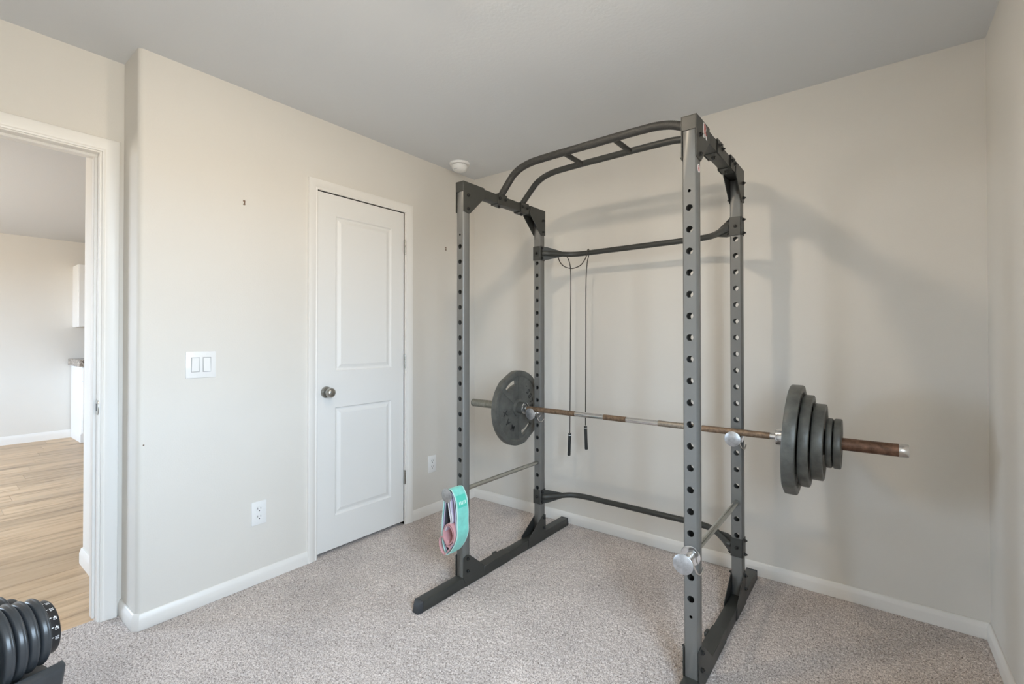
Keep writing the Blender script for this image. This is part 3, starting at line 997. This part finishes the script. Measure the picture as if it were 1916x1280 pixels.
# emblem and round sticker on the corner of the rack
gv, gf = glyph('R', 0.074, 0.0004, 1.0)
xs = XR + TW + PT + 0.0007
mtx = Matrix.Translation((xs, -0.920, 1.956)) @ Matrix(((0, 0, 1, 0), (1, 0, 0, 0), (0, 1, 0, 0), (0, 0, 0, 1)))
em = obj('emblem', MB().add(gv, gf).xf(mtx), 'print', rack)
em['label'] = 'white and red letter emblem'
gv, gf = glyph('R', 0.052, 0.0004, 0.95)
mtx = Matrix.Translation((xs + 0.0006, -0.922, 1.961)) @ Matrix(((0, 0, 1, 0), (1, 0, 0, 0), (0, 1, 0, 0), (0, 0, 0, 1)))
obj('emblem_inlay', MB().add(gv, gf).xf(mtx), 'red', em)
st = obj('sticker', MB().lathe([(0.0145, 0.0002), (0.0145, 0.0006), (0, 0.0006)], (XR + TW, -0.987, 1.806), (1, 0, 0), 24), 'print', rack)
obj('sticker_ring', MB().lathe([(0.0105, 0.0007), (0.0080, 0.0009)], (XR + TW, -0.987, 1.806), (1, 0, 0), 24, cap=False), 'red', st)
obj('sticker_bar', MB().box(XR + TW + 0.0007, XR + TW + 0.0010, -0.991, -0.983, 1.802, 1.810), 'red', st)


def rk(p):
    """a point in the rack's frame -> room"""
    v_ = Vector(p) - C
    return C + Matrix.Rotation(-0.010, 3, 'Z') @ v_


# ------------------------------------------------------------------ safety bars and bar holders
def pin_bar(name, x, yu, z, y_end, label, cat, group, disc_gap=0.078, flange_r=0.0335):
    """steel pin through an upright: end disc, neck, flange, wire latch; YU = front face of the upright"""
    p = rk((x, yu, z))
    t_ = thing(name, p, label, cat, group, rotz=-0.010)
    ORG[t_] = Vector((x, yu, z))
    obj('rod', MB().cyl((x, yu - 0.004, z), (x, y_end, z), 0.0113, 18), 'steel', t_)
    obj('neck', MB().cyl((x, yu - disc_gap, z), (x, yu - 0.004, z), 0.0122, 18), 'chrome', t_)
    obj('flange', MB().lathe([(flange_r, 0), (flange_r, 0.0024), (flange_r - 0.0035, 0.0034), (0.016, 0.0040), (0.0, 0.0040)], (x, yu - 0.0006, z), (0, -1, 0), 30), 'chrome', t_)
    obj('end_disc', MB().lathe([(0.0, 0), (0.0330, 0), (0.0335, 0.0008), (0.0335, 0.0030), (0.0325, 0.0038), (0.0, 0.0038)], (x, yu - disc_gap, z), (0, -1, 0), 34), 'zinc', t_)
    w_ = [(x + 0.006, yu - 0.026, z + 0.0135), (x + 0.015, yu - 0.026, z + 0.004), (x + 0.015, yu - 0.025, z - 0.012), (x + 0.022, yu - 0.024, z - 0.030), (x + 0.029, yu - 0.020, z - 0.046), (x + 0.036, yu - 0.006, z - 0.050), (x + 0.0370, yu + 0.010, z - 0.041), (x + 0.0370, yu + 0.018, z - 0.036)]
    obj('latch_wire', MB().tube(crom(w_, 4), 0.0028, 8), 'chrome', t_)
    obj('latch_collar', MB().cyl((x, yu - 0.033, z), (x, yu - 0.019, z), 0.0152, 18), 'chrome', t_)
    return t_


XCL, XCR = XL + TW / 2, XR + TW / 2
ZS, ZJ = HOLES[16], HOLES[12]
pin_bar('safety_bar', XCR, YF, ZS, YB + 0.022, 'steel safety bar with a bare end disc low on the rack', 'safety bar', 'safety bars of the rack')
pin_bar('safety_bar', XCL, YF, ZS, YB + 0.022, 'steel safety bar holding the resistance bands', 'safety bar', 'safety bars of the rack', 0.086, 0.0255)
pin_bar('bar_holder', XCR, YB, ZJ, YB + 0.044, 'steel bar holder under the barbell beside the stack of plates', 'bar holder', 'bar holders on the rear uprights', 0.068)
pin_bar('bar_holder', XCL, YB, ZJ, YB + 0.044, 'steel bar holder under the barbell beside the single plate', 'bar holder', 'bar holders on the rear uprights', 0.068)

# ------------------------------------------------------------------ barbell
BY, BZ = -0.402, ZJ + 0.0122 + 0.0146
BX0, BX1 = 0.357, 2.549
SL, SR = 0.783, 2.112
bar = thing('barbell', (1.45, BY, BZ), 'rusty steel barbell resting across the rack', 'barbell')
mats_ = ['rust', 'chrome', 'knurl']
segs = [(SL, SL + 0.018, 1), (SL + 0.018, 1.128, 0), (1.128, 1.302, 1), (1.302, 1.430, 0), (1.430, 1.600, 1), (1.600, 1.708, 2), (1.708, 1.800, 2), (1.800, 1.808, 1), (1.808, SR - 0.022, 0), (SR - 0.022, SR, 1)]
mb = MB()
for (a, c, mi) in segs:
    r_ = 0.0146 if mi != 1 else 0.0139
    mb.lathe([(r_, 0), (r_, c - a)], (a, BY, BZ), (1, 0, 0), 20, mi)
obj('shaft', mb, mats_, bar)
mb = MB().lathe([(0.0, 0), (0.021, 0), (0.0245, 0.004), (0.0248, 0.020), (0.0243, 0.022), (0.0243, SL - 0.04 - BX0), (0.0, SL - 0.04 - BX0)], (BX0, BY, BZ), (1, 0, 0), 28)
obj('sleeve', mb, 'sleeve', bar)
mb = MB().lathe([(0.0243, 0), (0.0243, BX1 - 0.030 - SR - 0.04)], (SR + 0.04, BY, BZ), (1, 0, 0), 28)
obj('sleeve', mb, 'rustd', bar)
obj('end_cap', MB().lathe([(0.0250, 0), (0.0252, 0.024), (0.0235, 0.0295), (0.016, 0.030), (0.0, 0.029)], (BX1 - 0.030, BY, BZ), (1, 0, 0), 28), 'chrome', bar)
for (xa, s) in ((SL, -1), (SR, 1)):
    cg = obj('collar', MB().lathe([(0.0, 0.004), (0.026, 0.004), (0.030, 0.0006), (0.0358, 0.003), (0.0365, 0.008), (0.0365, 0.044), (0.0, 0.044)], (xa, BY, BZ), (s, 0, 0), 32), 'iron' if s < 0 else 'chrome', bar)
    obj('collar_ring', MB().lathe([(0.0215, 0.0035), (0.0255, 0.0), (0.0300, -0.0004), (0.0345, 0.0016), (0.0345, 0.004)], (xa, BY, BZ), (s, 0, 0), 32, cap=False), 'chrome', cg)


def plate(name, R, th, x_in, s, label, tilt, slots=(), hub=0.050, rim=0.030, lettering=False, flats=False, hub_h=0.0):
    """iron plate on the sleeve; x_in = face nearest the shaft, s = outward direction"""
    t_ = thing(name, (x_in + s * th / 2, BY, BZ - 0.0012), label, 'weight plate', 'iron plates on the barbell')
    t_.rotation_euler = (0, tilt, 0)
    NA = 96
    d_ = th * 0.26
    fp = [(0.0250, th / 2 + hub_h), (hub - 0.004, th / 2 + hub_h), (hub, th / 2 - 0.002), (hub + 0.002, d_), (R * 0.64, d_), (R * 0.775, d_), (R - rim - 0.006, d_ + 0.001), (R - rim, th / 2 - 0.001), (R - rim + 0.003, th / 2), (R - 0.0045, th / 2), (R - 0.0015, th / 2 - 0.0015), (R, th / 2 - 0.005)]
    bp = [(r_, -min(h_, th / 2)) for (r_, h_) in fp[::-1]]
    ring = fp + bp
    k = len(ring)

    def rad(r_, a_):
        if flats and r_ > R - rim - 0.01:
            for s_ in slots:
                d = (a_ - s_ + PI) % (2 * PI) - PI
                if abs(d) < 0.5:
                    lim = R * 0.972 / max(0.4, math.cos(d))
                    return min(r_, lim - (R - r_))
        return r_

    def cut(a_):
        return any(abs((a_ - s_ + PI) % (2 * PI) - PI) < 0.30 for s_ in slots)
    vs, fs = [], []
    for i in range(NA):
        a_ = 2 * PI * i / NA
        for (r_, h_) in ring:
            q = rad(r_, a_)
            vs.append((-s * h_, q * math.cos(a_), q * math.sin(a_)))
    kf, kb_ = 4, k - 6
    for i in range(NA):
        i2 = (i + 1) % NA
        am = 2 * PI * (i + 0.5) / NA
        hole = cut(am)
        for j in range(k):
            j2 = (j + 1) % k
            if hole and (j == kf or j == kb_):
                continue
            fs.append((i * k + j, i2 * k + j, i2 * k + j2, i * k + j2))
        if hole:
            for (a1, a2) in ((kf, kb_ + 1), (kf + 1, kb_)):
                fs.append((i * k + a1, i2 * k + a1, i2 * k + a2, i * k + a2))
            for (ii, other) in ((i, 2 * PI * (i - 0.5) / NA), (i2, 2 * PI * (i + 1.5) / NA)):
                if not cut(other):
                    fs.append((ii * k + kf, ii * k + kf + 1, ii * k + kb_, ii * k + kb_ + 1))
    me = mesh('disc', MB().add(vs, fs), angle=35)
    o = link('disc', me, 'iron', t_)
    if lettering:
        mb = MB()
        hx = -s * d_
        for (txt, rr, a0, step, inward) in lettering:
            for q, chh in enumerate(txt):
                if chh == ' ':
                    continue
                a_ = math.radians(a0 + step * q)
                gv, gf = glyph(chh, 0.050, 0.0022, 0.95)
                tx = a_ - PI / 2 if not inward else a_ + PI / 2
                M2 = Matrix.Translation((0, rr * math.cos(a_), rr * math.sin(a_))) @ Matrix.Rotation(tx, 4, 'X') @ Matrix(((0, 0, 1, 0), (1, 0, 0, 0), (0, 1, 0, 0), (0, 0, 0, 1)))
                tmp = MB().add(gv, gf).xf(M2)
                mb.add([(p[0] + hx, p[1], p[2]) for p in tmp.v], tmp.f)
        link('lettering', mesh('lettering', mb), 'iron_dark', t_)
        for a_ in (90, 270, 145):
            rb = MB().box(hx - 0.001, hx + 0.0026, -0.0022, 0.0022, hub, R - rim - 0.004)
            rb.xf(Matrix.Rotation(math.radians(a_ - 90), 4, 'X'))
            link('rib', mesh('rib', rb), 'iron', t_)
    return t_


plate('weight_plate', 0.2255, 0.036, SL - 0.043, -1, 'large grey iron plate with raised lettering alone on one end of the barbell', 0.0,
      slots=(math.radians(116), math.radians(-60)), lettering=[('MAX', 0.129, 243, -27, False), ('45LBS.', 0.134, -14, 14, True)], flats=True, hub=0.052, rim=0.030)
xx = SR + 0.045
for (R, th, lab, tl, hb, rm) in ((0.2255, 0.046, 'largest grey iron plate in the stack, next to the collar', 0.045, 0.055, 0.028),
                                 (0.187, 0.036, 'second largest grey iron plate in the stack', 0.036, 0.050, 0.026),
                                 (0.1535, 0.041, 'middle-sized grey iron plate in the stack, third from the collar', 0.03, 0.050, 0.022),
                                 (0.0985, 0.021, 'small grey iron plate in the stack, second from the outside', 0.02, 0.045, 0.018),
                                 (0.0985, 0.026, 'small grey iron plate at the outer end of the stack', 0.02, 0.045, 0.018)):
    plate('weight_plate', R, th, xx + 0.003, 1, lab, tl, slots=(math.radians(60), math.radians(-120)) if R > 0.18 else (), flats=R > 0.18, hub=hb, rim=rm)
    xx += th + 0.0035

# ------------------------------------------------------------------ jump rope over the upper cross bar
ry = -0.187
jr = thing('jump_rope', (1.0, ry, 1.743), 'thin black jump rope draped over the upper rear crossbar', 'jump rope')
fy, by_ = ry - 0.020, ry + 0.020
pts = [(0.951, by_, 0.630), (0.953, by_ + 0.002, 0.90), (0.956, by_ + 0.003, 1.30), (0.958, by_ + 0.004, 1.55), (0.953, by_ + 0.006, 1.66), (0.936, by_ + 0.004, 1.715), (0.922, by_ - 0.006, 1.741), (0.908, ry - 0.004, 1.7480),
       (0.900, fy - 0.004, 1.738), (0.900, fy - 0.008, 1.715), (0.917, fy - 0.010, 1.680), (0.952, fy - 0.010, 1.651), (1.004, fy - 0.010, 1.6385), (1.055, fy - 0.010, 1.651), (1.086, fy - 0.010, 1.682), (1.099, fy - 0.008, 1.715), (1.102, fy - 0.004, 1.738),
       (1.096, ry - 0.002, 1.7475), (1.089, by_ - 0.003, 1.740), (1.082, by_ + 0.005, 1.715), (1.070, by_ + 0.006, 1.66), (1.064, by_ + 0.004, 1.55), (1.063, by_ + 0.003, 1.30), (1.062, by_ + 0.002, 0.95), (1.061, by_, 0.690)]
obj('cord', MB().tube(crom(pts, 6), 0.0030, 8), 'rope', jr, angle=70)
for (a, c) in (((0.951, by_, 0.628), (0.9435, by_ + 0.002, 0.490)), ((1.061, by_, 0.686), (1.0655, by_ + 0.002, 0.545))):
    a, c = Vector(a), Vector(c)
    d_ = c - a
    hn = obj('handle', MB().lathe([(0.0, 0.0), (0.0088, 0.0), (0.0098, 0.004), (0.0094, 0.020), (0.0090, 0.070), (0.0098, d_.length - 0.006), (0.0086, d_.length), (0, d_.length)], a, d_, 18), 'handle', jr)
    obj('white_ring', MB().lathe([(0.0100, 0.009), (0.0102, 0.0125)], a, d_, 18, cap=False), 'print', hn)

# ------------------------------------------------------------------ resistance bands hanging on the safety bar
def band(prof, y0, y1, th, closed, label, mat_, edge=None, wob=0.0):
    P = crom([(p[0], 0, p[1]) for p in prof], 7, closed)
    k = len(P)
    vs, fs, mi = [], [], []
    for i in range(k):
        d = (P[(i + 1) % k] - P[(i - 1) % k]) if closed else (P[min(i + 1, k - 1)] - P[max(i - 1, 0)])
        d.normalize()
        nn = Vector((d.z, 0, -d.x))
        ys_ = [y0, y0 + 0.005, (y0 + y1) / 2, y1 - 0.005, y1]
        for (off, ordr) in ((th / 2, ys_), (-th / 2, ys_[::-1])):
            for yv in ordr:
                bulge = 0.0012 if abs(yv - (y0 + y1) / 2) < 0.01 else 0
                wv = wob * math.sin(i * 0.55)
                q = P[i] + nn * (off + (bulge if off > 0 else -bulge) + wv)
                vs.append((q.x, yv + wob * 0.8 * math.sin(i * 0.3), q.z))
    q = 10
    for i in range(k if closed else k - 1):
        i2 = (i + 1) % k
        for j in range(q):
            j2 = (j + 1) % q
            fs.append((i * q + j, i2 * q + j, i2 * q + j2, i * q + j2))
            mi.append(1 if edge and j in (0, 3, 4, 5, 8, 9) else 0)
    if not closed:
        fs.append(tuple(range(q)))
        fs.append(tuple((k - 1) * q + j for j in range(q)))
        mi += [0, 0]
    mb = MB().add(vs, fs)
    mb.m = mi
    z_ = max(p[1] for p in prof)
    o = obj('resistance_band', mb, [mat_, edge] if edge else [mat_], origin=(prof[0][0], (y0 + y1) / 2, z_), angle=60)
    return tag(o, label, 'resistance band', 'fabric resistance bands hanging on the rack')


yb0, yb1 = -1.0905, -1.0125
teal = band([(0.832, 0.4965), (0.850, 0.4985), (0.868, 0.484), (0.884, 0.449), (0.8915, 0.400), (0.8925, 0.350), (0.8935, 0.305), (0.884, 0.262), (0.857, 0.217), (0.830, 0.188), (0.810, 0.201), (0.795, 0.250), (0.792, 0.330), (0.801, 0.410), (0.808, 0.463), (0.818, 0.488)],
            yb0, yb1, 0.0030, True, 'wide teal fabric resistance band, the outermost loop on the safety bar', 'teal', 'teal_edge', 0.0006)
mb = MB()
pc = [(0.8750, 0.4715), (0.8832, 0.4545), (0.8885, 0.4360), (0.8918, 0.4170)]
vs = [(x_ + 0.0034, y_, z_ + 0.0012) for (x_, z_) in pc for y_ in (-1.0825, -1.0245)]
mb.add(vs, [(2 * i, 2 * i + 2, 2 * i + 3, 2 * i + 1) for i in range(3)])
lp = obj('label_patch', mb, 'teal_patch', teal)
mb = MB()
for k in range(5):
    ya = -1.0755 + k * 0.0095
    mb.add([(0.8868 + 0.0038, ya, 0.4455), (0.8868 + 0.0038, ya + 0.006, 0.4455), (0.8912 + 0.0038, ya + 0.006, 0.431), (0.8912 + 0.0038, ya + 0.002 * (k % 2), 0.431)], [(0, 1, 2, 3)])
obj('patch_print', mb, 'patch_print', lp)
band([(0.832, 0.4855), (0.852, 0.482), (0.868, 0.455), (0.876, 0.400), (0.880, 0.345), (0.884, 0.300), (0.872, 0.256), (0.848, 0.224), (0.826, 0.206), (0.812, 0.220), (0.800, 0.262), (0.800, 0.330), (0.809, 0.405), (0.816, 0.458), (0.822, 0.480)],
     yb0 + 0.003, yb1 - 0.002, 0.0025, True, 'charcoal fabric resistance band lining the teal loop', 'charcoal', 'lavender')
band([(0.8325, 0.4815), (0.843, 0.474), (0.846, 0.440), (0.850, 0.400), (0.858, 0.368), (0.857, 0.346), (0.840, 0.332), (0.818, 0.318), (0.808, 0.296), (0.813, 0.300), (0.826, 0.322), (0.846, 0.340), (0.8485, 0.356), (0.842, 0.385), (0.834, 0.420), (0.829, 0.452), (0.8262, 0.474)],
     yb0 + 0.001, yb1 - 0.004, 0.0022, True, 'lavender fabric resistance band folded inside the teal loop', 'lavender', 'print')
band([(0.812, 0.306), (0.826, 0.330), (0.850, 0.338), (0.873, 0.322), (0.882, 0.290), (0.874, 0.258), (0.852, 0.237), (0.838, 0.234), (0.824, 0.246), (0.810, 0.270), (0.809, 0.300), (0.824, 0.322), (0.846, 0.330), (0.866, 0.316), (0.874, 0.288), (0.866, 0.262), (0.848, 0.245), (0.832, 0.243), (0.816, 0.254), (0.800, 0.268), (0.787, 0.262), (0.780, 0.242), (0.783, 0.217), (0.796, 0.197), (0.814, 0.187), (0.826, 0.196), (0.846, 0.220), (0.846, 0.230), (0.826, 0.232)],
     yb0 - 0.008, yb1 - 0.010, 0.0024, False, 'pink fabric resistance band rolled up at the bottom of the teal loop', 'pink', None)

# ------------------------------------------------------------------ adjustable dumbbells on their stand
AX = Vector((-0.2288, 0.9733, 0)).normalized()
PC = Vector((0.4533, -2.4211, 0.3444))
SIDE = Vector((-AX.y, AX.x, 0))       # away from the doorway side


def dumbbell(cen, label, digits, radii):
    t_ = thing('adjustable_dumbbell', cen - AX * 0.13, label, 'dumbbell', 'adjustable dumbbells on the stand')
    sp_ = 0.0268

    def disc(k, R, th=0.0225):
        c0 = cen + AX * (k * sp_)
        pr = [(0, -th / 2), (R - 0.012, -th / 2), (R - 0.005, -th * 0.47), (R - 0.0015, -th * 0.36), (R, -th * 0.22), (R, th * 0.02), (R + 0.0006, th * 0.08), (R + 0.0026, th * 0.16), (R + 0.0032, th * 0.25), (R + 0.0024, th * 0.35), (R - 0.001, th * 0.44), (R - 0.006, th * 0.49), (R - 0.014, th / 2), (0, th / 2)]
        obj('weight_disc', MB().lathe(pr, c0, AX, 64), 'dumbbell', t_, angle=50)
    for k, R in radii:
        disc(k, R)
    # far dial
    for (sgn, kk) in ((1, 0.54), (-1, -10.3)):
        c0 = cen + AX * (kk * sp_)
        Rd = 0.0775
        dl = obj('dial', MB().lathe([(0, 0), (Rd, 0), (Rd, 0.018), (Rd - 0.003, 0.022), (Rd - 0.012, 0.0235), (0, 0.0235)], c0, AX * sgn, 64), 'dial', t_)
        if sgn > 0 and digits:
            u = AX.cross(Vector((0, 0, 1))).normalized()       # horizontal, towards the rack side
            mb = MB()
            for q, s_ in enumerate(digits):
                a_ = math.radians(78 - 21 * q)
                gv, gf = glyph(s_, 0.0125, 0.0001, 0.9)
                rad_ = u * math.cos(a_) + Vector((0, 0, 1)) * math.sin(a_)
                tan_ = -u * math.sin(a_) + Vector((0, 0, 1)) * math.cos(a_)
                org = c0 + AX * 0.0125 + rad_ * (Rd + 0.0004)
                mb.add([org - tan_ * v_[0] * 1.0 + AX * v_[1] + rad_ * (v_[2] - 0.0006 * (abs(v_[0]) / 0.01) ** 2) for v_ in gv], gf)
                tk = org - AX * 0.0095 + tan_ * 0.003
                mb.add([tk + tan_ * a1 + AX * b1 for (a1, b1) in ((-0.0012, -0.002), (0.0012, -0.002), (0.0012, 0.002), (-0.0012, 0.002))], [(0, 1, 2, 3)])
            obj('numbers', mb, 'print', dl)
    # handle and the near set of discs
    obj('grip', MB().lathe([(0.015, 0), (0.0175, 0.03), (0.019, 0.07), (0.0175, 0.11), (0.015, 0.14)], cen - AX * 0.20, AX, 24), 'rubber', t_)
    for k, R in ((-7.0, 0.110), (-8.0, 0.105), (-9.0, 0.101), (-10.0, 0.098)):
        disc(k, R)
    return t_


db1 = dumbbell(PC, 'black adjustable dumbbell with white numbers on its dial, nearest the doorway carpet', ['30', '35', '40', '45', '50'], ((0, 0.0935), (-1, 0.0985), (-2, 0.1050), (-3, 0.1090)))
PC2 = PC + SIDE * 0.235 + AX * 0.008 - Vector((0, 0, 0.052))
dumbbell(PC2, 'black adjustable dumbbell behind the one with the numbered dial', None, ((0, 0.0935), (-1, 0.0985), (-2, 0.1050), (-3, 0.1090)))
stand = thing('dumbbell_stand', (PC.x, PC.y, 0) if False else Vector((PC.x, PC.y, 0)) - AX * 0.13 + SIDE * 0.127, 'dark moulded cradle stand under the adjustable dumbbells', 'stand')
for (cc, nm) in ((PC, 'cradle'), (PC2, 'cradle')):
    c0 = cc - AX * 0.13
    u = -SIDE
    mb = MB()
    # trough cross-section (along u, z), extruded along the dumbbell axis
    cs = [(-0.085, -0.185), (0.085, -0.185), (0.100, -0.140), (0.116, -0.084), (0.092, -0.074), (0.084, -0.090), (0.05, -0.122), (-0.05, -0.122), (-0.084, -0.090), (-0.092, -0.074), (-0.116, -0.084), (-0.100, -0.140)]
    vs, fs = [], []
    for (k, sc) in ((-0.182, 0.93), (-0.174, 1.0), (0.154, 1.0), (0.166, 0.93)):
        for (a_, z_) in cs:
            vs.append(c0 + AX * k + u * (a_ * sc) + Vector((0, 0, z_)))
    q = len(cs)
    for i in range(3):
        for j in range(q):
            j2 = (j + 1) % q
            fs.append((i * q + j, i * q + j2, (i + 1) * q + j2, (i + 1) * q + j))
    fs.append(tuple(range(q)))
    fs.append(tuple(3 * q + j for j in range(q)))
    obj(nm, MB().add(vs, fs), 'dumbbell', stand, bevel=0.003)
sc0 = PC - AX * 0.13 + SIDE * 0.127
for s in (-1, 1):
    mb = MB().box(-0.02, 0.02, -0.02, 0.02, 0.0, 0.110)
    mb.xf(Matrix.Translation(Vector((sc0.x, sc0.y, 0)) + SIDE * (s * 0.10) - AX * 0.05))
    obj('leg', mb, 'black', stand, bevel=0.003)
    mb = MB().box(-0.025, 0.025, -0.13, 0.13, 0.0, 0.03)
    mb.xf(Matrix.Translation(Vector((sc0.x, sc0.y, 0)) + SIDE * (s * 0.10) - AX * 0.05) @ Matrix.Rotation(math.atan2(-AX.x, AX.y), 4, 'Z'))
    obj('foot', mb, 'black', stand, bevel=0.003)
